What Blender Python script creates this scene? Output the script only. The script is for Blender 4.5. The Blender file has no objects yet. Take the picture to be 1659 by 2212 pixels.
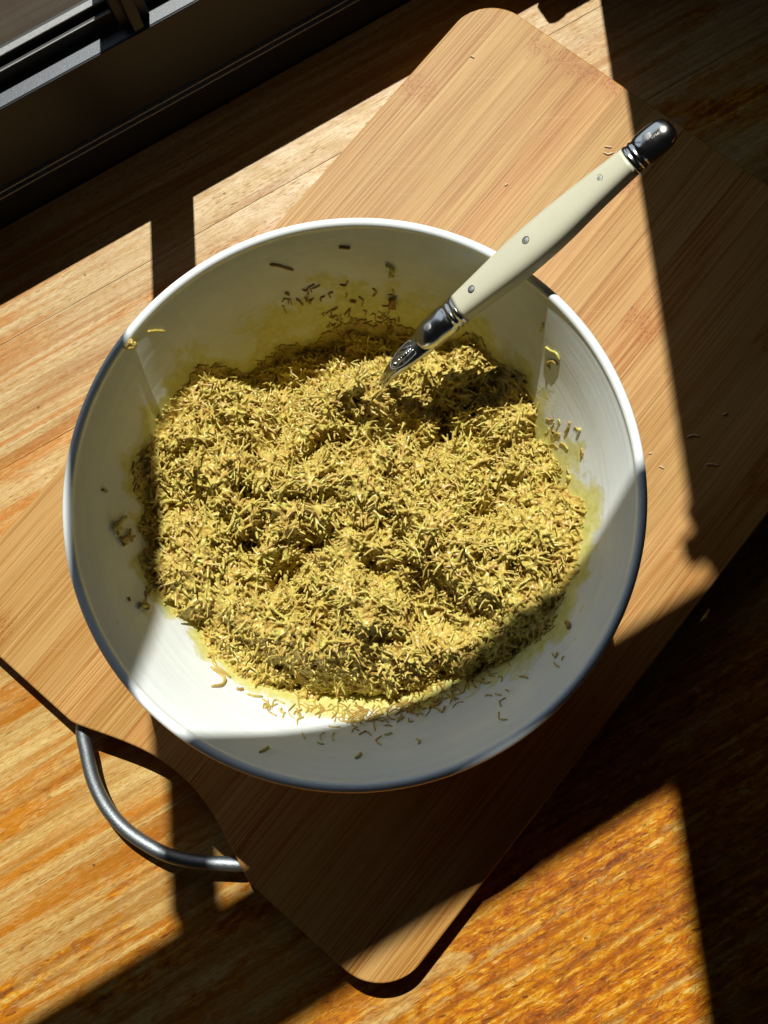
import bpy, bmesh, math, random
import numpy as np
from mathutils import Matrix, Vector, Quaternion
random.seed(7); rng = np.random.default_rng(7)
sc = bpy.context.scene
col = sc.collection

# ------------------------------------------------------------------ camera
F_PX, H = 2002.74, 0.58845                      # focal length in picture units (1659 wide), camera height
M = np.array([[0.9988715773, 0.0, 0.0474928629],
              [0.0084739560, 0.9839533548, -0.1782245427],
              [-0.0467307618, 0.1784258825, 0.9828430395]])
cam = bpy.data.cameras.new('camera'); camo = bpy.data.objects.new('camera', cam); col.objects.link(camo)
cam.sensor_fit = 'VERTICAL'; cam.sensor_height = 36.0; cam.lens = F_PX*36/2212
mw = Matrix.Identity(4)
for i in range(3):
    for j in range(3): mw[i][j] = M[i, j]
mw[2][3] = H
camo.matrix_world = mw
cam.clip_start = 0.01; cam.clip_end = 200
sc.camera = camo

def at(px, py, z):
    """where the sight line of a picture point meets the level z"""
    d = M @ np.array([px-829.5, -(py-1106), -F_PX])
    t = (z-H)/d[2]
    return np.array([d[0]*t, d[1]*t, z])

# ------------------------------------------------------------------ light
SUN = np.array([0.0881, -0.9961, -1/0.6035]); SUN /= np.linalg.norm(SUN)   # travel direction
world = bpy.data.worlds.new('World'); sc.world = world; world.use_nodes = True
bg = world.node_tree.nodes['Background']
bg.inputs[0].default_value = (0.80, 0.86, 1.0, 1); bg.inputs[1].default_value = 0.006
sl = bpy.data.lights.new('sunlight', 'SPOT'); so = bpy.data.objects.new('sunlight', sl); col.objects.link(so)
D_SUN = 40.0
sl.energy = 4*math.pi*D_SUN**2*7.5; sl.color = (1.0, 0.965, 0.88)
sl.spot_size = math.radians(6); sl.spot_blend = 0.1; sl.shadow_soft_size = D_SUN*0.0046
so.location = Vector((0.0, 0.0, 0.1)) - Vector(SUN)*D_SUN
so.rotation_mode = 'QUATERNION'; so.rotation_quaternion = Vector(SUN).to_track_quat('-Z', 'Y')
WIN = 0.5417895
Nn = np.array([-math.sin(WIN), math.cos(WIN)]); Ss = np.array([math.cos(WIN), math.sin(WIN)])
def sd(s, d, z): return np.array([Ss[0]*s+Nn[0]*d, Ss[1]*s+Nn[1]*d, z])
al = bpy.data.lights.new('window_skylight', 'AREA'); ao = bpy.data.objects.new('window_skylight', al); col.objects.link(ao)
al.shape = 'RECTANGLE'; al.size = 1.6; al.size_y = 1.0; al.energy = 5.0; al.color = (0.72, 0.84, 1.0)
ao.location = Vector(sd(-0.10, 1.30, 0.66))
ao.rotation_mode = 'QUATERNION'
ao.rotation_quaternion = (Vector(sd(-0.1, 0.1, 0.1))-ao.location).to_track_quat('-Z', 'Y')
sc.view_settings.view_transform = 'Standard'; sc.view_settings.look = 'None'
sc.view_settings.exposure = 0.0; sc.view_settings.gamma = 1.0
sc.cycles.max_bounces = 12; sc.cycles.diffuse_bounces = 9; sc.cycles.glossy_bounces = 5
sc.cycles.transparent_max_bounces = 16
sc.cycles.caustics_reflective = False; sc.cycles.caustics_refractive = False
sc.cycles.sample_clamp_indirect = 6.0
sc.cycles.use_denoising = True

# ------------------------------------------------------------------ helpers
def tag(o, label=None, cat=None, group=None, kind=None):
    if label: o['label'] = label
    if cat: o['category'] = cat
    if group: o['group'] = group
    if kind: o['kind'] = kind
    return o
def empty(name, loc=(0, 0, 0), mat=None):
    o = bpy.data.objects.new(name, None); col.objects.link(o); o.empty_display_size = 0.02
    if mat is not None: o.matrix_world = mat
    else: o.location = Vector(loc)
    return o
def mesh_np(name, V, F, smooth=True):
    V = np.asarray(V, np.float32); F = np.asarray(F, np.int32); k = F.shape[1]
    me = bpy.data.meshes.new(name)
    me.vertices.add(len(V)); me.vertices.foreach_set('co', V.ravel())
    me.loops.add(F.size); me.loops.foreach_set('vertex_index', F.ravel())
    me.polygons.add(len(F)); me.polygons.foreach_set('loop_start', np.arange(0, F.size, k, dtype=np.int32))
    try: me.polygons.foreach_set('loop_total', np.full(len(F), k, np.int32))
    except Exception: pass
    me.update(calc_edges=True); me.validate()
    me.polygons.foreach_set('use_smooth', np.full(len(me.polygons), smooth))
    return me
def link(name, me, mat, parent=None):
    o = bpy.data.objects.new(name, me); col.objects.link(o)
    if mat is not None: me.materials.clear(); me.materials.append(mat)
    if parent is not None: o.parent = parent
    return o
def bm_obj(name, bm, mat, parent=None, smooth=False):
    bmesh.ops.recalc_face_normals(bm, faces=bm.faces)
    me = bpy.data.meshes.new(name); bm.to_mesh(me); bm.free()
    if smooth: me.polygons.foreach_set('use_smooth', np.ones(len(me.polygons), bool))
    return link(name, me, mat, parent)
def box(bm, x0, x1, y0, y1, z0, z1, bev=0.0):
    r = bmesh.ops.create_cube(bm, size=1.0)
    for v in r['verts']:
        v.co = Vector(((x0+x1)/2+v.co.x*(x1-x0), (y0+y1)/2+v.co.y*(y1-y0), (z0+z1)/2+v.co.z*(z1-z0)))
    if bev > 0:
        es = list({e for v in r['verts'] for e in v.link_edges})
        bmesh.ops.bevel(bm, geom=es, offset=bev, segments=2, profile=0.5, affect='EDGES')
def loft(secs, cap=True):
    """secs: n x k x 3 closed rings -> V, quads (caps as fans of degenerate quads avoided: centre verts)"""
    secs = np.asarray(secs); n, k, _ = secs.shape
    V = secs.reshape(-1, 3); F = []
    i = np.arange(k); j = (i+1) % k
    for a in range(n-1): F.append(np.stack([a*k+i, a*k+j, (a+1)*k+j, (a+1)*k+i], 1))
    F = np.concatenate(F)
    if cap:
        V = np.vstack([V, secs[0].mean(0), secs[-1].mean(0)])
        c0, c1 = len(V)-2, len(V)-1
        T = np.concatenate([np.stack([j, i, np.full(k, c0)], 1), np.stack([(n-1)*k+i, (n-1)*k+j, np.full(k, c1)], 1)])
        Q = np.concatenate([F[:, [0, 1, 2]], F[:, [0, 2, 3]], T])
        return V, Q
    return V, np.concatenate([F[:, [0, 1, 2]], F[:, [0, 2, 3]]])
def tube(P, R, k=10, flat=1.0):
    P = np.asarray(P, float); R = np.broadcast_to(np.asarray(R, float), (len(P),))
    T = np.gradient(P, axis=0); T /= np.linalg.norm(T, axis=1, keepdims=True)
    ref = np.array([0, 0, 1.0]) if abs(T[0][2]) < .9 else np.array([1.0, 0, 0])
    secs = []; a = np.linspace(0, 2*np.pi, k, endpoint=False)
    b = np.cross(T[0], ref); b /= np.linalg.norm(b)
    for p, t, r in zip(P, T, R):
        b = b - t*(b@t); b /= np.linalg.norm(b); c = np.cross(t, b)
        secs.append(p+r*(np.cos(a)[:, None]*b+np.sin(a)[:, None]*c*flat))
    return loft(secs)
def smoothcurve(P, n=60):
    P = np.asarray(P, float); t = np.r_[0, np.cumsum(np.linalg.norm(np.diff(P, axis=0), axis=1))]
    u = np.linspace(0, t[-1], n); m = np.gradient(P, t, axis=0); out = np.empty((n, P.shape[1]))
    idx = np.clip(np.searchsorted(t, u, side='right')-1, 0, len(t)-2)
    h = (t[idx+1]-t[idx]); x = (u-t[idx])/h; x = x[:, None]; h = h[:, None]
    return ((2*x**3-3*x**2+1)*P[idx]+(x**3-2*x**2+x)*h*m[idx]+(-2*x**3+3*x**2)*P[idx+1]+(x**3-x**2)*h*m[idx+1])
# numpy gradient-free lattice noise (smooth value noise)
_tab = np.random.default_rng(3).random(65536)
def vnoise(x, y, z=0.0):
    x = np.asarray(x, float); y = np.asarray(y, float); z = np.broadcast_to(np.asarray(z, float), x.shape)
    xi, yi, zi = np.floor(x).astype(np.int64), np.floor(y).astype(np.int64), np.floor(z).astype(np.int64)
    fx, fy, fz = x-xi, y-yi, z-zi
    fx, fy, fz = [f*f*(3-2*f) for f in (fx, fy, fz)]
    def h(a, b, c): return _tab[(a*73856093 ^ b*19349663 ^ c*83492791) & 65535]
    r = 0
    for dx in (0, 1):
        for dy in (0, 1):
            for dz in (0, 1):
                r = r+h(xi+dx, yi+dy, zi+dz)*(fx if dx else 1-fx)*(fy if dy else 1-fy)*(fz if dz else 1-fz)
    return r*2-1
def fbm(x, y, z=0.0, o=3):
    r = 0; a = 1
    for k in range(o): r = r+a*vnoise(np.asarray(x)*2**k+17*k, np.asarray(y)*2**k+5*k, np.asarray(z)*2**k); a *= .5
    return r/1.5

# node helpers
class NT:
    def __init__(s, name):
        s.m = bpy.data.materials.new(name); s.m.use_nodes = True; s.t = s.m.node_tree
        s.b = s.t.nodes['Principled BSDF']; s.out = s.t.nodes['Material Output']
    def n(s, typ, **kw):
        nd = s.t.nodes.new(typ)
        for k, v in kw.items():
            if k.startswith('i_'):
                key = k[2:]; key = int(key) if key.isdigit() else key.replace('_', ' ')
                s.put(nd.inputs[key], v)
            else: setattr(nd, k, v)
        return nd
    def put(s, inp, v):
        if isinstance(v, bpy.types.NodeSocket): s.t.links.new(v, inp)
        else: inp.default_value = v
    def coord(s, scale=(1, 1, 1), rot=0.0, loc=(0, 0, 0), kind='Object'):
        tc = s.n('ShaderNodeTexCoord'); mp = s.n('ShaderNodeMapping')
        s.t.links.new(tc.outputs[kind], mp.inputs[0])
        mp.inputs['Scale'].default_value = scale; mp.inputs['Rotation'].default_value = (0, 0, rot); mp.inputs['Location'].default_value = loc
        return mp.outputs[0]
    def noise(s, vec, scale=1.0, detail=4, rough=.55, dist=0.0, out=0, w=None):
        nd = s.n('ShaderNodeTexNoise'); s.put(nd.inputs['Vector'], vec)
        nd.inputs['Scale'].default_value = scale; nd.inputs['Detail'].default_value = detail
        nd.inputs['Roughness'].default_value = rough; nd.inputs['Distortion'].default_value = dist
        return nd.outputs[out]
    def ramp(s, fac, stops, interp='LINEAR'):
        nd = s.n('ShaderNodeValToRGB'); s.put(nd.inputs[0], fac); cr = nd.color_ramp; cr.interpolation = interp
        while len(cr.elements) < len(stops): cr.elements.new(0.5)
        for e, (p, c) in zip(cr.elements, stops):
            e.position = p; e.color = (c, c, c, 1) if not hasattr(c, '__len__') else (*c, 1)
        return nd.outputs[0]
    def mix(s, fac, a, b, mode='MIX'):
        nd = s.n('ShaderNodeMix', data_type='RGBA', blend_type=mode)
        s.put(nd.inputs[0], fac)
        for sock, v in ((nd.inputs[6], a), (nd.inputs[7], b)):
            if isinstance(v, bpy.types.NodeSocket): s.t.links.new(v, sock)
            else: sock.default_value = (*v, 1)
        return nd.outputs[2]
    def math(s, op, a, b=0.0, c=None, clamp=False):
        nd = s.n('ShaderNodeMath', operation=op, use_clamp=clamp); s.put(nd.inputs[0], a); s.put(nd.inputs[1], b)
        if c is not None: s.put(nd.inputs[2], c)
        return nd.outputs[0]
    def vmath(s, op, a, b):
        nd = s.n('ShaderNodeVectorMath', operation=op); s.put(nd.inputs[0], a); s.put(nd.inputs[1], b); return nd.outputs[0]
    def sep(s, v):
        nd = s.n('ShaderNodeSeparateXYZ'); s.put(nd.inputs[0], v); return nd.outputs
    def bump(s, h, strength=.3, dist=.001):
        nd = s.n('ShaderNodeBump'); s.put(nd.inputs['Height'], h); nd.inputs['Strength'].default_value = strength
        nd.inputs['Distance'].default_value = dist; s.t.links.new(nd.outputs[0], s.b.inputs['Normal']); return nd
    def attr(s, name, typ='GEOMETRY', out='Fac'):
        nd = s.n('ShaderNodeAttribute', attribute_type=typ, attribute_name=name); return nd.outputs[out]
    def set(s, **kw):
        for k, v in kw.items():
            inp = s.b.inputs[k.replace('_', ' ')]
            if isinstance(v, tuple) and len(v) == 3: v = (*v, 1)
            s.put(inp, v)
        return s.m

# ------------------------------------------------------------------ materials
def mat_table():
    m = NT('varnished_pine')
    P = m.coord()
    off = m.n('ShaderNodeCombineXYZ'); r = m.attr('tone', 'OBJECT')
    m.put(off.inputs[0], m.math('MULTIPLY', r, 3.7)); m.put(off.inputs[1], m.math('MULTIPLY', r, 1.9))
    P = m.vmath('ADD', P, off.outputs[0])
    def st(sx, sy, **k):
        mp = m.n('ShaderNodeMapping'); m.put(mp.inputs[0], P); mp.inputs['Scale'].default_value = (sx, sy, 1)
        ro = k.pop('rot', 0.0)
        if ro:
            m0 = m.n('ShaderNodeMapping'); m.put(m0.inputs[0], P); m0.inputs['Rotation'].default_value = (0, 0, ro); m.put(mp.inputs[0], m0.outputs[0])
        return m.noise(mp.outputs[0], **k)
    raw = m.coord(); sx, sy, _ = m.sep(raw)
    grain = st(9, 240, scale=1, detail=6, rough=.68, dist=.25)
    broad = st(3.2, 26, scale=1, detail=3, rough=.5, dist=.6)
    fine = st(170, 1700, scale=1, detail=3, rough=.7)
    blotch = st(30, 70, scale=1, detail=5, rough=.65, dist=.8)
    # varnish wear: pale bare wood by the window and to the left, thick amber varnish away from it
    zone = m.math('ADD', m.math('MULTIPLY_ADD', sy, -2.4, .36), m.math('MULTIPLY', sx, .80))
    zone = m.math('ADD', zone, m.math('MULTIPLY', m.math('SUBTRACT', blotch, .5), 2.4))
    zone = m.math('ADD', zone, m.math('MULTIPLY', m.math('SUBTRACT', broad, .5), 3.4))
    amber = m.ramp(zone, [(0.0, .0), (0.42, .42), (.62, .92), (1, 1)])
    pale = m.ramp(grain, [(.30, (.46, .27, .105)), (.45, (.64, .46, .235)), (.60, (.76, .60, .36))])
    b2 = st(70, 190, scale=1, detail=6, rough=.75, dist=.6)
    dg_ = m.math('ADD', m.math('MULTIPLY', grain, .45), m.math('MULTIPLY', b2, .55))
    deep = m.ramp(dg_, [(.39, (.11, .018, .003)), (.455, (.36, .070, .006)), (.505, (.62, .19, .010)), (.545, (.78, .35, .030)), (.60, (.88, .62, .22))])
    gold = m.ramp(grain, [(.30, (.46, .23, .060)), (.45, (.62, .39, .135)), (.60, (.72, .52, .22))])
    pale = m.mix(m.ramp(m.math('MULTIPLY_ADD', sy, 1.0, 0.0), [(.12, .85), (.34, 0.0)]), pale, gold)
    c = m.mix(amber, pale, deep)
    # reddish streaks of heartwood
    streak = m.ramp(st(2.6, 62, scale=1, detail=4, rough=.5, dist=1.2), [(.49, 0.0), (.56, .60), (.66, .9)])
    streak = m.math('MULTIPLY', streak, m.ramp(m.math('ADD', m.math('MULTIPLY', sx, -1.6), m.math('MULTIPLY', sy, .2)), [(.05, .35), (.35, 1.0)]))
    c = m.mix(streak, c, (.56, .175, .016))
    # worn light patches scratched through the varnish
    worn = m.ramp(st(45, 170, scale=1, detail=6, rough=.78, dist=.8), [(.53, 0.0), (.62, .5), (.75, .8)])
    worn = m.math('MULTIPLY', worn, m.ramp(fine, [(.35, .3), (.6, 1.0)]))
    c = m.mix(m.math('MULTIPLY', worn, m.math('MULTIPLY_ADD', amber, -.70, 1.0)), c, (.80, .60, .28))
    # pores
    pd = m.ramp(st(9, 70, scale=1, detail=2, rough=.5), [(.45, .15), (.62, 1.0)])
    pore = m.math('MULTIPLY', m.ramp(st(120, 950, scale=1, detail=1, rough=.5), [(.31, .85), (.37, 0.0)]), pd)
    c = m.mix(pore, c, (.20, .085, .020))
    # long flowing growth lines
    for (a_, b_, wd, op) in ((1.1, 30, .010, .55), (1.7, 62, .014, .40), (2.4, 120, .020, .30)):
        q = m.math('ABSOLUTE', m.math('SUBTRACT', st(a_, b_, scale=1, detail=3, rough=.45, dist=.25), .5))
        ln = m.math('MULTIPLY', m.ramp(m.math('DIVIDE', q, wd*3), [(.15, op), (.6, op*.35), (1, 0.0)]), m.ramp(st(6, 20, scale=1, detail=1), [(.35, .2), (.6, 1.0)]))
        c = m.mix(ln, c, (.33, .125, .022))
    c = m.mix(m.ramp(fine, [(.38, .70), (.50, 0.0)]), c, (.40, .17, .032))
    c = m.mix(m.ramp(fine, [(.55, 0.0), (.68, .30)]), c, (.80, .62, .34))
    c = m.mix(m.ramp(st(110, 800, scale=1, detail=1, rough=.5, dist=.3), [(.68, 0.0), (.74, .45)]), c, (.80, .62, .34))
    dk = m.math('MULTIPLY', m.ramp(st(95, 520, rot=.12, scale=1, detail=2, rough=.6, dist=.5), [(.635, 0.0), (.68, .85)]), amber)
    c = m.mix(dk, c, (.13, .035, .008))
    # dark rubbed marks and knife scratches, mostly in the old varnish
    am = m.ramp(m.math('ADD', m.math('MULTIPLY', sy, -2.6), m.math('MULTIPLY', sx, 1.0)), [(-.0, .12), (.5, 1.0)])
    for k, (rot, sc1, sc2, th) in enumerate([(.75, 60, 800, .66), (-.55, 45, 900, .65), (1.35, 60, 900, .67), (.3, 60, 650, .64), (-.95, 60, 900, .66), (-.15, 90, 420, .64)]):
        s_ = m.ramp(st(sc1, sc2, rot=rot, scale=1, detail=2, rough=.4, dist=.2), [(th, 0.0), (th+.05, .38)])
        c = m.mix(m.math('MULTIPLY', s_, am), c, (.16, .045, .010))
    mark = m.ramp(st(75, 140, scale=1, detail=5, rough=.65, dist=1.2), [(.58, 0.0), (.68, .8)])
    c = m.mix(m.math('MULTIPLY', mark, am), c, (.22, .06, .010))
    speck = m.n('ShaderNodeTexVoronoi', feature='F1'); m.put(speck.inputs['Vector'], m.vmath('ADD', raw, m.vmath('MULTIPLY', m.noise(raw, 500, 3, .6, out=1), (.003, .0015, 0)))); speck.inputs['Scale'].default_value = 26
    sp = m.ramp(speck.outputs['Distance'], [(.015, .8), (.035, 0.0)])
    c = m.mix(sp, c, (.06, .03, .012))
    val = m.math('MULTIPLY', m.math('SUBTRACT', r, .5), .16)
    c = m.mix(1.0, c, m.ramp(m.math('ADD', val, .5), [(0, .0), (1, 1.0)]), 'MIX') if False else c
    hs = m.n('ShaderNodeHueSaturation'); hs.inputs['Saturation'].default_value = 1.08; m.put(hs.inputs['Color'], c); m.put(hs.inputs['Value'], m.math('ADD', val, .80))
    hgt = m.math('ADD', m.math('MULTIPLY', grain, .6), m.math('MULTIPLY', fine, .5))
    m.bump(m.math('SUBTRACT', hgt, m.math('MULTIPLY', pore, .6)), .35, .0006)
    rough = m.ramp(blotch, [(.3, .34), (.7, .58)])
    return m.set(Base_Color=hs.outputs[0], Roughness=rough, Specular_IOR_Level=.35)
def mat_bamboo():
    m = NT('bamboo'); P = m.coord()
    r = m.attr('tone', 'OBJECT'); off = m.n('ShaderNodeCombineXYZ'); m.put(off.inputs[0], m.math('MULTIPLY', r, 5.1)); m.put(off.inputs[1], m.math('MULTIPLY', r, 2.3))
    Q = m.vmath('ADD', P, off.outputs[0])
    def st(sx, sy, **k):
        mp = m.n('ShaderNodeMapping'); m.put(mp.inputs[0], Q); mp.inputs['Scale'].default_value = (sx, sy, 1); return m.noise(mp.outputs[0], **k)
    lines = st(6, 1000, scale=1, detail=4, rough=.75); mid = st(2.5, 170, scale=1, detail=3, rough=.5); tone = st(2.2, 22, scale=1, detail=2)
    c = m.ramp(lines, [(.33, (.33, .155, .045)), (.45, (.50, .28, .098)), (.56, (.62, .39, .160)), (.70, (.72, .50, .23))])
    l2 = st(9, 760, scale=1, detail=2, rough=.6)
    c = m.mix(m.ramp(l2, [(.40, .85), (.48, 0.0)]), c, (.36, .16, .042))
    c = m.mix(m.ramp(mid, [(.38, .3), (.52, 0.0)]), c, (.45, .225, .070))
    c = m.mix(m.ramp(tone, [(.40, .0), (.62, .45)]), c, (.70, .48, .215))
    # the growth node of each strip
    x, y, z = m.sep(P); nx = m.attr('node_at', 'OBJECT')
    dd = m.math('ABSOLUTE', m.math('SUBTRACT', m.math('ADD', x, m.math('MULTIPLY', m.math('SUBTRACT', mid, .5), .035)), nx))
    band = m.ramp(m.math('DIVIDE', dd, .012), [(.3, 1.0), (1.0, 0.0)])
    c = m.mix(m.math('MULTIPLY', band, m.ramp(lines, [(.35, .75), (.6, .25)])), c, (.44, .20, .062))
    vo = m.n('ShaderNodeTexVoronoi'); mp = m.n('ShaderNodeMapping'); m.put(mp.inputs[0], P); mp.inputs['Scale'].default_value = (330, 900, 1); m.put(vo.inputs['Vector'], mp.outputs[0]); vo.inputs['Scale'].default_value = 1
    dots = m.math('MULTIPLY', m.ramp(vo.outputs['Distance'], [(.20, .8), (.42, 0.0)]), band)
    c = m.mix(dots, c, (.27, .085, .025))
    s0_ = m.n('ShaderNodeMapping'); m.put(s0_.inputs[0], P); s0_.inputs['Rotation'].default_value = (0, 0, .9); s1_ = m.n('ShaderNodeMapping'); m.put(s1_.inputs[0], s0_.outputs[0]); s1_.inputs['Scale'].default_value = (16, 900, 1); scr = s1_.outputs[0]; c = m.mix(m.ramp(m.noise(scr, 1, 2, .4), [(.66, 0.0), (.70, .22)]), c, (.72, .52, .29))
    hs = m.n('ShaderNodeHueSaturation'); hs.inputs['Saturation'].default_value = 1.12; m.put(hs.inputs['Color'], c)
    m.put(hs.inputs['Value'], m.math('ADD', m.math('MULTIPLY', r, .09), .69)); m.put(hs.inputs['Hue'], m.math('ADD', m.math('MULTIPLY', r, -.008), .497))
    m.bump(lines, .25, .0004)
    return m.set(Base_Color=hs.outputs[0], Roughness=.52, Specular_IOR_Level=.3)
def mat_bowl():
    m = NT('white_glaze'); P = m.coord()
    th = m.attr('ang'); zz = m.attr('zin'); sm = m.attr('smear'); inn = m.attr('inside')
    v = m.n('ShaderNodeCombineXYZ'); far = m.math('MULTIPLY', m.ramp(m.sep(P)[1], [(.0, 0.0), (.09, 1.0)]), inn); m.put(v.inputs[0], m.math('MULTIPLY', th, 1.2)); m.put(v.inputs[1], m.math('MULTIPLY', zz, 260.0))
    swirl = m.noise(v.outputs[0], 1.0, 5, .6, .6)
    n1 = m.noise(P, 75, 5, .65, .4); n2 = m.noise(P, 260, 3, .6)
    film = m.math('MULTIPLY', m.ramp(swirl, [(.42, .0), (.66, .55)]), inn)
    c = m.mix(film, (.83, .88, .905), (.72, .765, .775))
    c = m.mix(m.math('MULTIPLY', far, m.ramp(n1, [(.3, .10), (.6, .40)])), c, (.60, .60, .48))  # residue tint on the far inner wall, darkened to carry its shade
    sm2 = m.math('ADD', m.math('MULTIPLY', sm, 1.35), m.math('MULTIPLY', m.math('SUBTRACT', n1, .5), 2.2))
    stain = m.math('MULTIPLY', m.ramp(sm2, [(.38, 0.0), (.50, .45), (.75, .85), (1.0, .97)]), inn)
    c = m.mix(stain, c, m.ramp(n2, [(.35, (.60, .57, .13)), (.65, (.74, .71, .28))]))
    spots = m.math('MULTIPLY', m.math('MULTIPLY', m.ramp(m.noise(P, 120, 4, .6, .7), [(.66, 0.0), (.72, .7)]), inn), m.math('MINIMUM', m.math('ADD', m.math('MULTIPLY', sm, 2.0), .08), 1.0))
    c = m.mix(spots, c, (.52, .50, .12))
    h = m.math('ADD', m.math('MULTIPLY', film, .5), m.math('MULTIPLY', stain, m.math('ADD', n2, .5)))
    m.bump(h, .25, .0006)
    rough = m.math('ADD', m.math('MULTIPLY', film, .18), .20)
    return m.set(Base_Color=c, Roughness=rough, Specular_IOR_Level=.5)
def mat_metal(name, c=(.60, .60, .60), rough=.25, sx=300, bump=.05, noise_amt=.1):
    m = NT(name); P = m.coord((sx, sx, sx)); n = m.noise(P, 1, 3, .6)
    m.bump(n, bump, .0004)
    return m.set(Base_Color=c, Metallic=1.0, Roughness=m.math('ADD', m.math('MULTIPLY', n, noise_amt), rough))
def mat_food(name, loose=False):
    m = NT(name); P = m.coord(); t = m.attr('toast')
    n1 = m.noise(P, 160, 4, .6); n2 = m.noise(P, 900, 2, .5)
    f = m.math('ADD', m.math('MULTIPLY', t, .8), m.math('MULTIPLY', m.math('SUBTRACT', n1, .5), .55))
    f = m.math('ADD', f, m.math('MULTIPLY', m.math('SUBTRACT', n2, .5), .35))
    c = m.ramp(f, [(.0, (.55, .51, .125)), (.22, (.54, .43, .105)), (.45, (.48, .33, .080)), (.70, (.38, .215, .055)), (1.0, (.20, .08, .025))])
    m.bump(n2, .25, .0005)
    m.b.subsurface_method = 'BURLEY' if False else m.b.subsurface_method
    return m.set(Base_Color=c, Roughness=m.math('ADD', m.math('MULTIPLY', n1, .25), .17), Specular_IOR_Level=.5)
M_table = mat_table(); M_bamboo = mat_bamboo(); M_bowl = mat_bowl()
M_food = mat_food('cream_coated_vermicelli')
M_steel = mat_metal('brushed_steel', (.27, .30, .33), .40, 900, .45, .25)
M_polish = mat_metal('polished_steel', (.55, .54, .52), .15, 500, .04, .08)
M_rivet = mat_metal('worn_rivet', (.36, .37, .38), .5, 1500, .8, .3)
m = NT('blackened_grooves'); M_groove = m.set(Base_Color=(.03, .028, .025), Roughness=.5, Metallic=.6)
m = NT('cream_resin'); n = m.noise(m.coord((60, 60, 60)), 1, 3, .5)
M_cream = m.set(Base_Color=m.mix(n, (.55, .53, .40), (.61, .59, .46)), Roughness=.34, Specular_IOR_Level=.5)
m = NT('dark_anodised_aluminium'); P = m.coord((1800, 1800, 1800)); n = m.noise(P, 1, 2, .6)
M_alu = m.set(Base_Color=m.ramp(n, [(.35, (.035, .043, .060)), (.6, (.070, .085, .115)), (.75, (.20, .225, .27))]), Metallic=.0, Roughness=.42, Specular_IOR_Level=.5); m.bump(n, .25, .0003)
m = NT('black_rubber_seal'); n = m.noise(m.coord((700, 700, 700)), 1, 3, .6)
M_seal = m.set(Base_Color=m.ramp(n, [(.4, (.02, .02, .02)), (.7, (.10, .10, .09))]), Roughness=.6)
m = NT('grey_bead'); n = m.noise(m.coord((500, 500, 500)), 1, 3, .6)
M_bead = m.set(Base_Color=m.ramp(n, [(.3, (.16, .165, .17)), (.7, (.24, .245, .25))]), Roughness=.45)
m = NT('window_glass')
fr = m.n('ShaderNodeFresnel'); ge = m.n('ShaderNodeNewGeometry'); m.put(fr.inputs[0], m.math('MULTIPLY_ADD', ge.outputs['Backfacing'], 1/1.5-1.5, 1.5))
tr = m.n('ShaderNodeBsdfTransparent'); tr.inputs[0].default_value = (.95, .96, .95, 1)
gl = m.n('ShaderNodeBsdfGlossy'); gl.inputs['Roughness'].default_value = .03; gl.inputs[0].default_value = (.6, .6, .6, 1)
mx = m.n('ShaderNodeMixShader'); m.t.links.new(fr.outputs[0], mx.inputs[0]); m.t.links.new(tr.outputs[0], mx.inputs[1]); m.t.links.new(gl.outputs[0], mx.inputs[2])
m.t.links.new(mx.outputs[0], m.out.inputs[0]); M_glass = m.m
m = NT('dull_wall_paint'); n = m.noise(m.coord((40, 40, 40)), 1, 4, .6); M_wall = m.set(Base_Color=m.mix(n, (.10, .095, .085), (.13, .12, .105)), Roughness=.8)
m = NT('paving'); n = m.noise(m.coord((30, 30, 30)), 1, 5, .6); M_pave = m.set(Base_Color=m.mix(n, (.020, .011, .004), (.034, .020, .008)), Roughness=.9)

m = NT('shade_darkened_aluminium'); n = m.noise(m.coord((1500, 1500, 1500)), 1, 2, .6); M_alu_shade = m.set(Base_Color=m.ramp(n, [(.4, (.012, .012, .013)), (.75, (.03, .03, .033))]), Roughness=.42, Specular_IOR_Level=.25)  # frame aluminium blackened, putting the shade of room-facing faces into its colour
WROT = Matrix.Rotation(WIN, 4, 'Z')

# ------------------------------------------------------------------ tabletop of planks
TT = 0.03
table = empty('tabletop', mat=WROT); tag(table, kind='structure')
seams = [-0.62, -0.52, -0.425, -0.335, -0.245, -0.158, -0.072, 0.014, 0.098, 0.182, 0.262, 0.3405, 0.4170]
for k in range(len(seams)-1):
    bm = bmesh.new()
    g0, g1 = [.00014 if abs(q-.3405) < 1e-6 or abs(q-.262) < 1e-6 else .00003 for q in seams[k:k+2]]
    a, b = seams[k]+g0, seams[k+1]-g1
    box(bm, -0.85, 1.0, a, b, -TT, 0.0, 0.0)
    es = [e for e in bm.edges if all(v.co.z > -1e-6 for v in e.verts) and abs(e.verts[0].co.y-e.verts[1].co.y) < 1e-6]
    bmesh.ops.bevel(bm, geom=es, offset=.00018, segments=2, profile=.5, affect='EDGES')
    o = bm_obj('plank', bm, M_table, table); o['tone'] = float(random.random())

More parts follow.
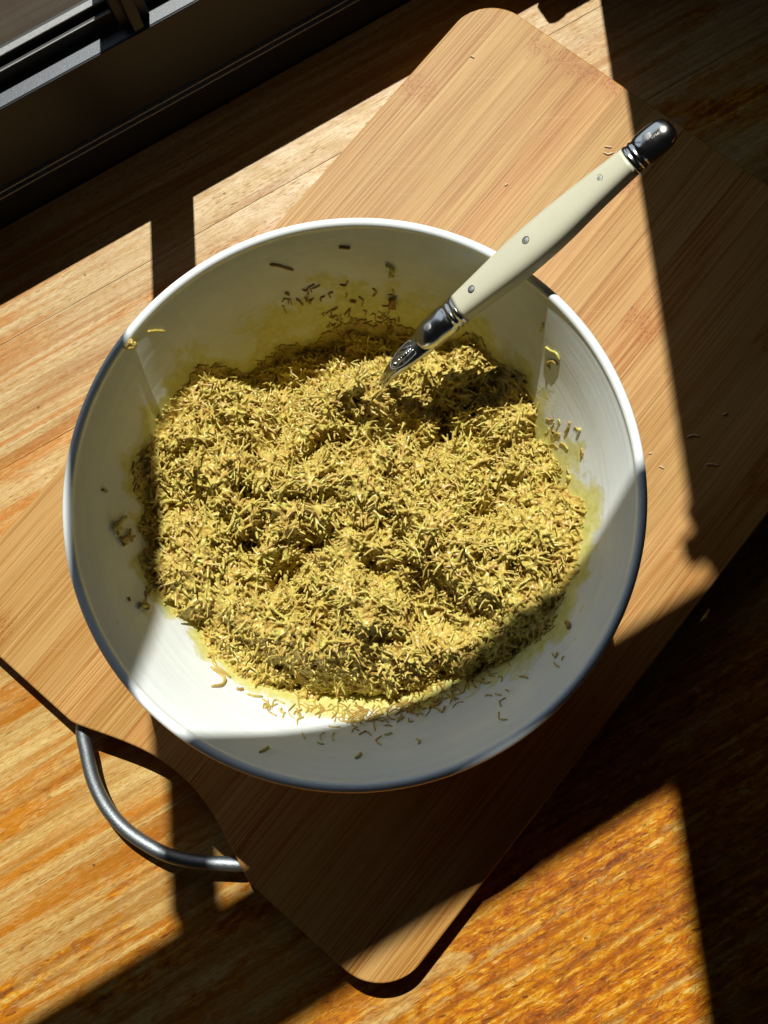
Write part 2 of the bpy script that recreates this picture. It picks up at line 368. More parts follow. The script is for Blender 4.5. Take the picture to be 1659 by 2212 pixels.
# ------------------------------------------------------------------ window
ZS, D0 = 0.0974, 0.4175
win = empty('sliding_window', mat=WROT)
tag(win, 'dark aluminium sliding window with its sill track along the edge of the wooden table', 'window')
def wpart(name, boxes, mat, bev=.0006, parent=None):
    bm = bmesh.new()
    for b in boxes: box(bm, *b, bev)
    return bm_obj(name, bm, mat, parent or win)
sill = wpart('sill', [(-.9, .409, D0+.0012, .4525, .0372, ZS)], M_alu, .0004)
wpart('front_face', [(-.9, .62, D0, D0+.0011, .0372, ZS-.0002)], M_alu_shade, .0004)  # thin sheet over the sill front, coloured dark for its shade
wpart('drip_edge', [(-.9, .62, D0-.0022, .450, .0345, .0358)], M_bead, .0004)
wpart('drip_edge', [(-.9, .62, D0-.0022, .450, .0290, .0303)], M_bead, .0004)
wpart('apron', [(-.9, .62, D0+.0012, .450, -.25, .0371)], M_alu_shade, .0005)
wpart('sill', [(.4094, .62, D0+.0013, .4525, .0372, ZS)], M_alu, .0008)
def sash(s0, s1, gl_):
    r = empty('sash'); r.parent = win
    wpart('bottom_rail', [(s0, s1, .4317, .4350, ZS+.0002, .1060), (s0, s1, .4352, .4380, ZS+.0002, .1015), (s0, s1, .4382, .4460, ZS+.0002, .1085)], M_alu_shade, .0003, r)  # rail coloured black for the shade on its front
    wpart('seal', [(s0, s1, .4318, .4327, .1061, .1068)], M_bead, .0002, r)
    wpart('glazing_bead', [(s0, s1, .4385, .4430, .1086, .1098)], M_bead, .0004, r)
    wpart('glass', [(s0, s1, .4462, .4492, ZS+.0003, .9150)], M_glass, 0, r)
    return r
sash(-.88, .0395, 1); sash(.0605, .405, 1)
wpart('mullion', [(.0460, .0530, D0+.0012, .4255, ZS+.0002, .9205), (.0400, .0600, .4257, .4450, ZS+.0002, .9205), (.0420, .0570, .4452, .4600, ZS+.0002, .9205)], M_alu_shade, .0009)
wpart('transom', [(-.9, .62, D0+.0004, .4500, .9207, 1.0090)], M_alu, .001)
wpart('jamb', [(.4090, .4778, D0+.0008, .4700, ZS+.0002, .9205)], M_alu_shade, .0008)
wpart('jamb', [(.3800, .4778, D0+.0008, .4700, 1.0092, 1.95)], M_alu_shade, .0008)
wpart('head', [(-.9, .62, D0+.0004, .4700, 1.9502, 2.05)], M_alu, .001)
gl2 = wpart('glass', [(-.88, .3795, .4535, .4565, 1.0092, 1.9498)], M_glass, 0)
# raised stop on the sill at the right, with its rounded latch
wpart('stop', [(.3560, .4085, D0+.0004, .4310, ZS+.0002, .1325)], M_alu, .001)
bm = bmesh.new(); bmesh.ops.create_cone(bm, cap_ends=True, segments=24, radius1=.0085, radius2=.0085, depth=.013)
for v in bm.verts: v.co = Vector((v.co.x+.3500, v.co.z+.4240, v.co.y+.1260))
wpart('latch', [(.3440, .3558, D0+.0006, .4300, ZS+.0002, .1190)], M_alu, .001)
bm_obj('knob', bm, M_alu, win, True)
# hardware on the right jamb that bites into the light patch
wpart('hinge', [(.4040, .4088, .4550, .4660, .8680, .8810), (.3985, .4088, .4550, .4660, .8960, .9150)], M_alu, .002)
wall = wpart('wall', [(.4780, 1.2, D0-.0002, .60, -.25, 2.2)], M_wall, 0); wall.parent = None; wall.matrix_world = WROT; tag(wall, kind='structure')
bm = bmesh.new(); box(bm, -6, 6, .55, 9, -.55, -.5); g = bm_obj('ground', bm, M_pave); g.matrix_world = WROT; tag(g, kind='structure')

# ------------------------------------------------------------------ bamboo board
TB = 0.028
BL = 0.889573555
BROT = Matrix.Rotation(BL, 4, 'Z')
Lx = np.array([math.cos(BL), math.sin(BL)]); Wx = np.array([-math.sin(BL), math.cos(BL)])
board = empty('cutting_board', mat=BROT)
tag(board, 'bamboo cutting board with rounded corners and a curved steel handle, lying under the bowl', 'cutting board')
WA, WB, LA, LB, RC = -.0958, .2616, -.1553, .3830, .031
def lmin(w):
    v = LA
    for wc, sgn in ((WA+RC, -1), (WB-RC, 1)):
        if (w-wc)*sgn > 0: v = LA+RC-math.sqrt(max(RC*RC-(w-wc)**2, 0))
    a, b = .0060, .1500                                # the hollow behind the handle
    if a < w < b:
        t = (w-a)/(b-a); v = LA+.0195*(math.sin(math.pi*t))**1.15
    return v
def lmax(w):
    v = LB
    for wc, sgn in ((WA+RC, -1), (WB-RC, 1)):
        if (w-wc)*sgn > 0: v = LB-RC+math.sqrt(max(RC*RC-(w-wc)**2, 0))
    return v
NS = 15; edges = np.linspace(WA, WB, NS+1)
nodes_at = {0: .22, 1: .05, 2: .30, 3: .12, 4: -.05, 5: .255, 6: .02, 7: .19, 8: .33, 9: .10, 10: .381, 11: .376, 12: .372, 13: -.142, 14: .300}
def strip(w0, w1, first, last):
    ws = np.linspace(w0, w1, 9)
    t = np.linspace(0, 1, 22)
    if first: ws = np.unique(np.r_[WA+RC*(1-np.cos(t*np.pi/2))[t < 2], ws]); ws = ws[(ws >= w0-1e-9) & (ws <= w1+1e-9)]
    if last: ws = np.unique(np.r_[WB-RC*(1-np.cos(t*np.pi/2)), ws]); ws = ws[(ws >= w0-1e-9) & (ws <= w1+1e-9)]
    b = .0012; V = []; cols_ = []
    for w in ws:
        ed = min(w-WA, WB-w); drop = 0.0
        if ed < b: drop = b-math.sqrt(max(b*b-(b-ed)**2, 0))
        l0, l1 = lmin(w), lmax(w)
        if l1-l0 < .004: pass
        zt = TB-drop; bz = min(b, .9*b)
        ring = [(l0, .0005), (l0, zt-b), (l0+.3*b, zt-.3*b), (l0+b, zt)]
        ring += [(l0+b+(l1-l0-2*b)*q, zt) for q in (.25, .5, .75)]
        ring += [(l1-b, zt), (l1-.3*b, zt-.3*b), (l1, zt-b), (l1, .0005)]
        V += [(l, w, z) for l, z in ring]
    k = 11; n = len(ws); F = []
    for i in range(n-1):
        for j in range(k): F.append((i*k+j, i*k+(j+1) % k, (i+1)*k+(j+1) % k, (i+1)*k+j))
    bm = bmesh.new(); vs = [bm.verts.new(v) for v in V]
    for f in F: bm.faces.new([vs[i] for i in f])
    bm.faces.new([vs[j] for j in range(k)]); bm.faces.new([vs[(n-1)*k+j] for j in range(k)][::-1])
    return bm
for k in range(NS):
    g_ = .00006
    bm = strip(edges[k]+(g_ if k else 0), edges[k+1]-(g_ if k < NS-1 else 0), k in (0, 1), k in (NS-1, NS-2))
    o = bm_obj('bamboo_strip', bm, M_bamboo, board)
    o['tone'] = float(random.random()); o['node_at'] = float(nodes_at[k])
hp = [(-.1380, .1478), (-.1556, .1461), (-.1667, .1330), (-.1754, .1196), (-.1819, .1027), (-.1840, .0861), (-.1824, .0704), (-.1783, .0547), (-.1698, .0385), (-.1604, .0261), (-.1542, .0182), (-.1400, .0075)]
zz_ = [.0140]*len(hp)
P = smoothcurve([(a, b, z) for (a, b), z in zip(hp, zz_)], 90)
V, F = tube(P, .0042, 20); link('handle', mesh_np('handle', V, F), M_steel, board)

# ------------------------------------------------------------------ bowl
BC = np.array([-.03685, .08946]); HR = .1575; RR = .1400
prof_in = np.array([(.0, .0335), (.030, .0335), (.052, .0342), (.066, .0375), (.080, .0465), (.092, .0600), (.101, .0745), (.1085, .0905), (.1160, .1080), (.1225, .1240), (.1280, .1385), (.1325, .1492), (.1350, .1547)])
fi = smoothcurve(prof_in, 150)
def bowl_z(r): return np.interp(r, fi[:, 0], fi[:, 1])
def bowl_r(z): return np.interp(z, fi[10:, 1], fi[10:, 0])
a = np.linspace(0, 1, 18)
lip = np.array([(.1375-.0025*np.cos(q*np.pi), .1549+.0026*np.sin(q*np.pi)) for q in a])
prof_out = smoothcurve(np.array([(.1400, .1545), (.1392, .1500), (.1365, .1430), (.1300, .1290), (.1215, .1100), (.1120, .0880), (.1000, .0660), (.0840, .0460), (.0700, .0365), (.0600, .0335), (.0585, .0300), (.0575, TB+.0003), (.0545, TB+.0003), (.0540, .0310), (.020, .0310), (.0, .0310)]), 110)
prof = np.vstack([fi, lip, prof_out]); NA = 320
zc_tab = [(-180, .108), (-161, .106), (-150, .103), (-145, .083), (-113, .079), (-90, .067), (-70, .072), (-51, .083), (-36, .099), (-23, .108), (-13, .108), (5, .098), (20, .083), (28, .095), (53, .101), (78, .090), (101, .089), (118, .082), (128, .079), (136, .098), (142, .107), (167, .114), (180, .108)]
def zc(th):
    x = np.degrees(th); xs = [a for a, _ in zc_tab]; ys = [b for _, b in zc_tab]
    return np.interp((x+180) % 360-180, xs, ys)-.002+.0075*vnoise(np.cos(th)*7+3, np.sin(th)*7)+.0050*vnoise(np.cos(th)*17, np.sin(th)*17+5)
ang = np.linspace(-np.pi, np.pi, NA, endpoint=False)
npf = len(prof)
Rg, Ag = np.meshgrid(prof[:, 0], ang, indexing='ij'); Zg = np.repeat(prof[:, 1:2], NA, 1)
V = np.stack([BC[0]+Rg*np.cos(Ag), BC[1]+Rg*np.sin(Ag), Zg], -1).reshape(-1, 3)
I, J = np.meshgrid(np.arange(npf-1), np.arange(NA), indexing='ij'); J2 = (J+1) % NA
F = np.stack([I*NA+J, I*NA+J2, (I+1)*NA+J2, (I+1)*NA+J], -1).reshape(-1, 4)
bowl = empty('mixing_bowl', (BC[0], BC[1], TB)); tag(bowl, 'large white glazed mixing bowl full of coated noodle shreds, standing on the bamboo board', 'bowl')
V[:, 0] -= BC[0]; V[:, 1] -= BC[1]; V[:, 2] -= TB
me = mesh_np('bowl_body', V, F)
inside = (np.arange(npf) < len(fi)+2).astype(float)
zct = zc(Ag)
ds = Zg-zct
spread = .010+.030*np.exp(-((np.degrees(Ag)-100)/45)**2)+.022*np.exp(-((np.degrees(Ag)+75)/38)**2)+.034*np.exp(-((np.degrees(Ag)-12)/15)**2)+.012*np.exp(-((np.degrees(Ag)+35)/20)**2)+.006
n_ = fbm(Rg*np.cos(Ag)*45, Rg*np.sin(Ag)*45, Zg*45)
smear = np.clip(1-np.maximum(ds, 0)/spread+.35*n_, 0, 1)
for nm, arr in (('smear', smear), ('ang', Ag), ('zin', Zg), ('inside', np.repeat(inside[:, None], NA, 1))):
    at_ = me.attributes.new(nm, 'FLOAT', 'POINT'); at_.data.foreach_set('value', arr.reshape(-1).astype(np.float32))
link('bowl_body', me, M_bowl, bowl)

# ------------------------------------------------------------------ noodle shreds in the bowl
bumps = [  # picture point, height, amplitude, radius
 ((760, 850), .115, .020, .019), ((830, 850), .110, .008, .018), ((980, 790), .110, .013, .016), ((1040, 790), .110, .008, .012),
 ((470, 860), .110, .010, .014), ((390, 960), .110, .010, .016), ((480, 1000), .105, .006, .014), ((1110, 920), .105, .009, .016),
 ((430, 1180), .105, .006, .022), ((650, 1400), .095, .010, .022), ((930, 1420), .090, .009, .020), ((780, 1340), .1, .005, .02), ((1180, 1150), .105, .006, .020),
 ((620, 890), .105, -.010, .012), ((560, 950), .105, -.005, .014), ((1080, 850), .105, -.014, .018), ((960, 860), .105, -.009, .014), ((430, 1070), .105, -.009, .010), ((340, 1090), .110, -.008, .012),
 ((780, 735), .09, -.022, .030), ((600, 800), .09, -.022, .028), ((920, 720), .09, -.016, .020), ((500, 790), .10, -.012, .018), ((1060, 1130), .105, -.006, .012), ((700, 1330), .1, -.006, .012), ((860, 1370), .1, -.006, .012), ((860, 910), .105, -.006, .014), ((560, 1290), .1, -.005, .012)]
B_ = [(at(*p, z)[:2], a, r) for p, z, a, r in bumps]
rc_tab = bowl_r(zc(ang))
def rc(th): return np.interp((th+np.pi) % (2*np.pi)-np.pi, np.r_[ang, np.pi], np.r_[rc_tab, rc_tab[0]])
def surf(x, y):
    dx, dy = x-BC[0], y-BC[1]; r = np.hypot(dx, dy); th = np.arctan2(dy, dx)
    q = np.clip(r/rc(th), 0, 1.2); w = np.clip(q, 0, 1)**5
    zi = .1035+.0150*fbm(x*30+2, y*30)+.0065*fbm(x*60+9, y*60)+.0034*fbm(x*150, y*150+4)
    xw, yw = x+.006*vnoise(x*60, y*60, 6.), y+.006*vnoise(x*60+5, y*60, 8.)
    cr_ = np.abs(vnoise(xw*36+1, yw*36, 2.5)); zi = zi-.017*np.clip(1-cr_/.17, 0, 1)**1.2
    cr_ = np.abs(vnoise(x*70+3, y*70, 1.5)); zi = zi-.0125*np.clip(1-cr_/.20, 0, 1)**1.3; cr_ = np.abs(vnoise(x*150+8, y*150, 4.5)); zi = zi-.0055*np.clip(1-cr_/.22, 0, 1)
    for c, a_, rr in B_: zi = zi+1.35*a_*np.exp(-((x-c[0])**2+(y-c[1])**2)/(rr*rr))
    edge = zc(th)+.007*fbm(x*38, y*38, 9.0)+.0035*fbm(x*110, y*110, 3.0)
    return zi*(1-w)+edge*w
# solid body of the mass
nr, na = 90, 220; q = np.linspace(0, 1, nr+1)[1:]; tA = np.linspace(-np.pi, np.pi, na, endpoint=False)
Q, A_ = np.meshgrid(q, tA, indexing='ij'); wob = 1+.03*fbm(np.cos(A_)*6, np.sin(A_)*6, 2.0)
r_ = Q*rc(A_)*.985*np.minimum(wob, 1.0)
X, Y = BC[0]+r_*np.cos(A_), BC[1]+r_*np.sin(A_)
top = surf(X, Y)-.0030; bz = bowl_z(r_)+.0004
top = np.maximum(top, bz+.0004); bot = np.maximum(bz, top-.02); bot = np.minimum(bot, top-.0003)
def ring_mesh(top, bot):
    V = [np.array([[BC[0], BC[1], top[0].mean()]]), np.stack([X, Y, top], -1).reshape(-1, 3), np.stack([X, Y, bot], -1).reshape(-1, 3), np.array([[BC[0], BC[1], bot[0].mean()]])]
    V = np.vstack(V); F = []; i = np.arange(na); j = (i+1) % na; n1 = 1; n2 = 1+nr*na
    F.append(np.stack([np.zeros(na, int), n1+i, n1+j], 1)); F.append(np.stack([np.full(na, len(V)-1), n2+j, n2+i], 1))
    for a in range(nr-1):
        b0, b1 = n1+a*na, n1+(a+1)*na; F += [np.stack([b0+i, b1+i, b1+j], 1), np.stack([b0+i, b1+j, b0+j], 1)]
        b0, b1 = n2+a*na, n2+(a+1)*na; F += [np.stack([b0+i, b1+j, b1+i], 1), np.stack([b0+i, b0+j, b1+j], 1)]
    b0, b1 = n1+(nr-1)*na, n2+(nr-1)*na; F += [np.stack([b0+i, b1+i, b1+j], 1), np.stack([b0+i, b1+j, b0+j], 1)]
    return V, np.concatenate(F)
Vb, Fb = ring_mesh(top, bot)
# strands
def strands(N, lo, hi, seed, lmin_, lmax_, r0, r1, edge=1.0, nrm=.28, seg=5, k=5):
    g = np.random.default_rng(seed)
    th = g.uniform(-np.pi, np.pi, N); q = np.sqrt(g.random(N))*edge
    r = q*rc(th); x, y = BC[0]+r*np.cos(th), BC[1]+r*np.sin(th)
    e = .0008; z = surf(x, y); gx = (surf(x+e, y)-surf(x-e, y))/(2*e); gy = (surf(x, y+e)-surf(x, y-e))/(2*e)
    gx, gy = np.clip(gx, -2, 2), np.clip(gy, -2, 2)
    n = np.stack([-gx, -gy, np.ones(N)], 1); n /= np.linalg.norm(n, axis=1, keepdims=True)
    z = z+g.uniform(lo, hi, N)
    fl = fbm(x*38, y*38, 7.0)*3.3; az = fl+g.normal(0, 1.0, N)
    d = np.stack([np.cos(az), np.sin(az), np.zeros(N)], 1); d -= n*np.sum(d*n, 1, keepdims=True); d /= np.linalg.norm(d, axis=1, keepdims=True)
    el = g.normal(0, nrm, N); d = d*np.cos(el)[:, None]+n*np.sin(el)[:, None]
    s = np.cross(n, d); s /= np.linalg.norm(s, axis=1, keepdims=True)
    L = g.uniform(lmin_, lmax_, N)*g.uniform(.6, 1.0, N); kap = g.normal(0, 60, N); kn = g.normal(0, 38, N)
    u = np.linspace(-.5, .5, seg+1)[None, :]*L[:, None]
    P = np.stack([x, y, z], 1)[:, None]+d[:, None]*u[..., None]+s[:, None]*(.5*kap[:, None]*u**2)[..., None]+n[:, None]*(.5*kn[:, None]*u**2)[..., None]
    P = P+g.normal(0, .00022, P.shape)
    rad = g.uniform(r0, r1, N)[:, None]*(1+.28*g.standard_normal((N, seg+1)).clip(-1, 1.5)*.6)
    rad[:, 0] *= .75; rad[:, -1] *= .75
    px_, py_ = P[..., 0]-BC[0], P[..., 1]-BC[1]; rr = np.hypot(px_, py_); lim = rc(np.arctan2(py_, px_))*1.01; f_ = np.minimum(1, (lim+.25*np.maximum(rr-lim, 0))/np.maximum(rr, 1e-6)); P[..., 0] = BC[0]+px_*f_; P[..., 1] = BC[1]+py_*f_
    rr = np.hypot(P[..., 0]-BC[0], P[..., 1]-BC[1]); zb = bowl_z(rr)+rad*.9
    P[..., 2] = np.maximum(P[..., 2], zb)
    return P, rad, g.random(N)
def tubes_np(P, rad, k=5):
    N, m, _ = P.shape
    T = np.gradient(P, axis=1); T /= np.linalg.norm(T, axis=2, keepdims=True)+1e-12
    ref = np.zeros_like(T); ref[..., 2] = 1; B = np.cross(T, ref); bn = np.linalg.norm(B, axis=2, keepdims=True); B = np.where(bn > .05, B/np.maximum(bn, 1e-9), np.array([1., 0, 0])); C = np.cross(T, B)
    a = np.linspace(0, 2*np.pi, k, endpoint=False)
    ring = P[:, :, None]+rad[:, :, None, None]*(np.cos(a)[None, None, :, None]*B[:, :, None]+np.sin(a)[None, None, :, None]*C[:, :, None])
    e0 = P[:, :1]-T[:, :1]*rad[:, :1, None]*.6; e1 = P[:, -1:]+T[:, -1:]*rad[:, -1:, None]*.6
    V = np.concatenate([ring.reshape(N, m*k, 3), e0, e1], 1); nv = m*k+2
    i = np.arange(k); j = (i+1) % k; F = []
    for s in range(m-1):
        F += [np.stack([s*k+i, s*k+j, (s+1)*k+j], 1), np.stack([s*k+i, (s+1)*k+j, (s+1)*k+i], 1)]
    F += [np.stack([j, i, np.full(k, m*k)], 1), np.stack([(m-1)*k+i, (m-1)*k+j, np.full(k, m*k+1)], 1)]
    F = np.concatenate(F)
    F = (F[None]+np.arange(N)[:, None, None]*nv).reshape(-1, 3)
    return V.reshape(-1, 3), F, nv
P1, R1, t1 = strands(18500, -.0040, .0014, 11, .009, .021, .00055, .00085, nrm=.28)
P2, R2, t2 = strands(4200, -.0006, .0028, 12, .009, .020, .00048, .00070, .98, .40)
g = np.random.default_rng(5); NBL = 13000                               # cream lumps that glue the shreds
P3, R3, t3 = strands(NBL, -.0045, -.0006, 13, .0015, .004,   .0010, .0025, .97, .2, 3)
t1 = .15+.62*t1**1.4; t2 = np.where(t2 > .90, .75, .05+.50*t2); t3 = t3*.20
parts = []; offv = 0; VV = [Vb]; FF = [Fb]; offv = len(Vb)
samp_p = []; samp_t = []
for P_, R_, t_ in ((P1, R1, t1), (P2, R2, t2), (P3, R3, t3)):
    V_, F_, nv = tubes_np(P_, R_, 5); VV.append(V_); FF.append(F_+offv); offv += len(V_)
    u = P_.shape[1]
    samp_p.append(P_.reshape(-1, 3)); samp_t.append(np.repeat(t_, u))
tmp = mesh_np('tmp', np.vstack(VV), np.vstack(FF))
to = bpy.data.objects.new('tmp', tmp); col.objects.link(to)
md = to.modifiers.new('r', 'REMESH'); md.mode = 'VOXEL'; md.voxel_size = .00043; md.adaptivity = 0.0
dg = bpy.context.evaluated_depsgraph_get(); ev = to.evaluated_get(dg)
me = bpy.data.meshes.new_from_object(ev); me.name = 'noodle_shreds'
bpy.data.objects.remove(to); bpy.data.meshes.remove(tmp)
nv = len(me.vertices); co = np.empty(nv*3, np.float32); me.vertices.foreach_get('co', co); co = co.reshape(-1, 3)
print('food verts', nv, 'faces', len(me.polygons))
# toastedness of the nearest shred through a lookup grid
SP = np.vstack(samp_p); ST = np.concatenate(samp_t); gs = .0009; o0 = SP.min(0)-.01; dim = ((SP.max(0)+.01-o0)/gs).astype(int)+1
acc = np.zeros(dim, np.float32); cnt = np.zeros(dim, np.float32)
ii = ((SP-o0)/gs).astype(int); np.add.at(acc, tuple(ii.T), ST); np.add.at(cnt, tuple(ii.T), 1)
def blur(A):
    for ax in range(3): A = (np.roll(A, 1, ax)+6*A+np.roll(A, -1, ax))/8
    return A
acc, cnt = blur(acc), blur(cnt); grid = np.where(cnt > 1e-3, acc/np.maximum(cnt, 1e-3), .2)
vi = np.clip(((co-o0)/gs).astype(int), 0, dim-1); tv = grid[tuple(vi.T)]
at_ = me.attributes.new('toast', 'FLOAT', 'POINT'); at_.data.foreach_set('value', tv.astype(np.float32))
me.polygons.foreach_set('use_smooth', np.ones(len(me.polygons), bool))
food = link('noodle_shreds', me, M_food)
tag(food, 'heap of toasted vermicelli shreds coated in yellow green cream, filling the white bowl', 'food', kind='stuff')

# shreds stuck to the wall of the bowl, singly
def wall_pt(px, py):
    """the point of the bowl's inner wall seen at a picture point"""
    zs_ = np.linspace(.0345, .1568, 500); d = np.array([at(px, py, z) for z in zs_])
    r = np.hypot(d[:, 0]-BC[0], d[:, 1]-BC[1]); e = bowl_z(r)-zs_; k = np.where(np.diff(np.sign(e)) != 0)[0]
    i = k[-1] if len(k) else int(np.argmin(np.abs(e)))
    p = d[i]; n = np.array([BC[0]-p[0], BC[1]-p[1], 0]); n /= np.linalg.norm(n)+1e-9; n = n*.85+np.array([0, 0, .5]); return p, n/np.linalg.norm(n)
def shred(pts, r=.0007, lift=.0005, toast=.3, z=None, bend=0.0):
    P = []
    for p in pts:
        if z is None: a_, n = wall_pt(*p); P.append(a_+n*lift)
        else: P.append(at(p[0], p[1], z)+np.array([0, 0, lift]))
    P = smoothcurve(np.array(P), 12); R_ = np.full(12, r)*(1+.15*np.sin(np.arange(12)*1.7)); R_[0] *= .6; R_[-1] *= .6
    V, F = tube(P, R_, 7); return V, F, toast
def shred_obj(name, lst, mat=None, parent=None):
    VV, FF, TT_ = [], [], []; o = 0
    for V, F, t in lst: VV.append(V); FF.append(F+o); o += len(V); TT_.append(np.full(len(V), t))
    me = mesh_np(name, np.vstack(VV), np.vstack(FF)); a = me.attributes.new('toast', 'FLOAT', 'POINT'); a.data.foreach_set('value', np.concatenate(TT_).astype(np.float32))
    return link(name, me, mat or M_food, parent)
singles = [
 ('pale curved shred stuck to the shaded left wall below the rim', [(318, 716), (336, 714), (356, 715)], .0008, .30, None),
 ('dark toasted straight shred high on the far wall of the bowl', [(732, 533), (744, 534), (757, 535)], .0009, .95, None),
 ('long bent toasted shred on the far wall left of the straight one', [(583, 571), (600, 573), (617, 578), (634, 583)], .0008, .75, None),
 ('thin pale wavy shred on the right wall, longer of two', [(1179, 749), (1190, 757), (1203, 763), (1210, 779)], .0007, .05, None),
 ('short pale shred on the right wall near the rim', [(1174, 697), (1173, 706), (1167, 718)], .0006, .05, None),
 ('hooked golden shred on the right wall under the wavy pale one', [(1188, 798), (1184, 786), (1197, 780), (1206, 788)], .0008, .45, None),
 ('orange upright shred on the sunny right wall', [(1232, 910), (1230, 921), (1222, 934)], .0008, .65, None),
 ('short brown shred lowest on the sunny right wall', [(1257, 968), (1260, 978), (1256, 990)], .0007, .7, None),
 ('stubby yellow crumb on the sunny right wall', [(1250, 927), (1256, 929)], .0010, .2, None),
 ('small yellow crumb pair above the smear on the right wall', [(1228, 1030), (1234, 1034)], .0012, .2, None),
 ('curled golden shred lying in the smear at the right', [(1206, 1052), (1214, 1056), (1224, 1052), (1226, 1044)], .0011, .5, None),
 ('brown crumb alone on the shaded right wall', [(1226, 1346), (1231, 1352), (1229, 1360)], .0012, .8, None),
 ('long looping golden shred on the sunny lower left wall', [(447, 1420), (455, 1418), (462, 1436), (480, 1452), (497, 1465)], .0009, .5, None),
 ('S shaped golden shred beside the looping one', [(500, 1425), (506, 1440), (520, 1455), (528, 1450)], .0009, .45, None),
 ('J shaped golden shred below the looping one', [(454, 1442), (468, 1452), (483, 1465), (480, 1480), (456, 1484)], .0009, .5, None),
 ('short orange shred on the lit lower wall', [(510, 1489), (517, 1491), (524, 1489)], .0009, .8, None),
 ('thin forked shred on the lit lower wall', [(532, 1500), (548, 1505), (567, 1506)], .0007, .35, None),
 ('small brown shred on the left wall in the mullion shadow', [(220, 1058), (226, 1060), (231, 1063)], .0007, .7, None),
 ('dark upright shred on the lower left wall', [(277, 1290), (279, 1299)], .0007, .9, None),
 ('green shred in the shade at the bottom of the bowl', [(560, 1626), (568, 1622), (580, 1614)], .0007, .2, None),
 ('green crumb low on the near wall', [(768, 1640), (776, 1634), (780, 1628)], .0008, .25, None),
 ('toasted shred on the far wall above the heap, slanting', [(640, 645), (647, 650), (654, 659)], .0007, .85, None),
 ('toasted short shred in the middle of the far smear', [(756, 649), (764, 651), (770, 651)], .0009, .8, None),
 ('brown short shred left of the slanting one', [(616, 632), (625, 636)], .0008, .8, None),
]
for lb, pts, r, t, z in singles:
    if len(pts) == 2: pts = [pts[0], ((pts[0][0]+pts[1][0])/2, (pts[0][1]+pts[1][1])/2), pts[1]]
    o = shred_obj('noodle_shred', [shred(pts, r, r*.7, t, z)]); tag(o, lb, 'noodle shred', 'single shreds stuck to the bowl wall')
def clump(px, py, n, spread, label, lift=.001, seed=1, toast=.35):
    g = np.random.default_rng(seed); L = []
    for k in range(n):
        c = np.array([px, py])+g.normal(0, spread*.45, 2); a = g.uniform(0, np.pi); l = g.uniform(5, 12); b = g.normal(0, 3)
        d = np.array([math.cos(a), math.sin(a)]); nn = np.array([-d[1], d[0]])
        L.append(shred([c-d*l, c+nn*b, c+d*l], g.uniform(.0006, .0011), lift*g.uniform(.4, 2.2), float(np.clip(g.normal(toast, .2), 0, 1))))
    o = shred_obj('noodle_clump', L); tag(o, label, 'noodle clump', 'small clumps stuck to the bowl wall')
clump(278, 740, 9, 9, 'small clump of coated shreds on the left rim of the bowl', seed=2, lift=.0016)
clump(253, 1134, 6, 11, 'flat green clump on the left wall, upper of two', seed=3, toast=.1)
clump(272, 1163, 9, 10, 'brownish clump on the left wall, lower of two', seed=4, toast=.5)
clump(308, 1307, 6, 8, 'dark clump low on the left wall', seed=6, toast=.4)
clump(845, 584, 4, 8, 'faint green clump high on the far wall', seed=8, toast=.1)
clump(852, 650, 5, 9, 'brown clump on the far wall above the ferrule', seed=9, toast=.8)
# the scatter at the near edge of the heap
L = []; g = np.random.default_rng(21)
def scatter(n, x0, y0, x1, y1, sp, t0, l0=5, l1=16):
    for k in range(n):
        u = g.random(); c = np.array([x0+(x1-x0)*u, y0+(y1-y0)*u])+g.normal(0, sp, 2); a = g.uniform(0, np.pi); l = g.uniform(l0, l1)*.5; b = g.normal(0, 6)
        d = np.array([math.cos(a), math.sin(a)]); nn = np.array([-d[1], d[0]])
        L.append(shred([c-d*l, c+nn*b, c+d*l], g.uniform(.00028, .00052), g.uniform(.0002, .0008), float(np.clip(g.normal(t0, .2), 0, 1))))
scatter(50, 560, 1530, 860, 1545, 13, .5, 14, 36); scatter(90, 730, 1562, 990, 1500, 15, .6, 12, 34); scatter(70, 980, 1490, 1200, 1330, 13, .5, 12, 32)
scatter(30, 480, 1400, 700, 1520, 14, .45, 8, 24); scatter(40, 690, 700, 860, 690, 12, .6); scatter(20, 600, 630, 880, 665, 22, .7, 8, 22); scatter(16, 1195, 900, 1235, 1060, 14, .4, 10, 24); scatter(10, 1060, 1520, 1230, 1400, 16, .45, 8, 24); scatter(7, 560, 1600, 900, 1600, 14, .3, 8, 24); scatter(60, 330, 1000, 320, 1300, 8, .5); scatter(40, 360, 900, 430, 820, 9, .5); scatter(30, 1180, 960, 1230, 1120, 8, .4)
sc_o = shred_obj('noodle_scatter', L); tag(sc_o, 'loose shreds smeared on the bowl wall around the heap', 'food scraps', kind='stuff')

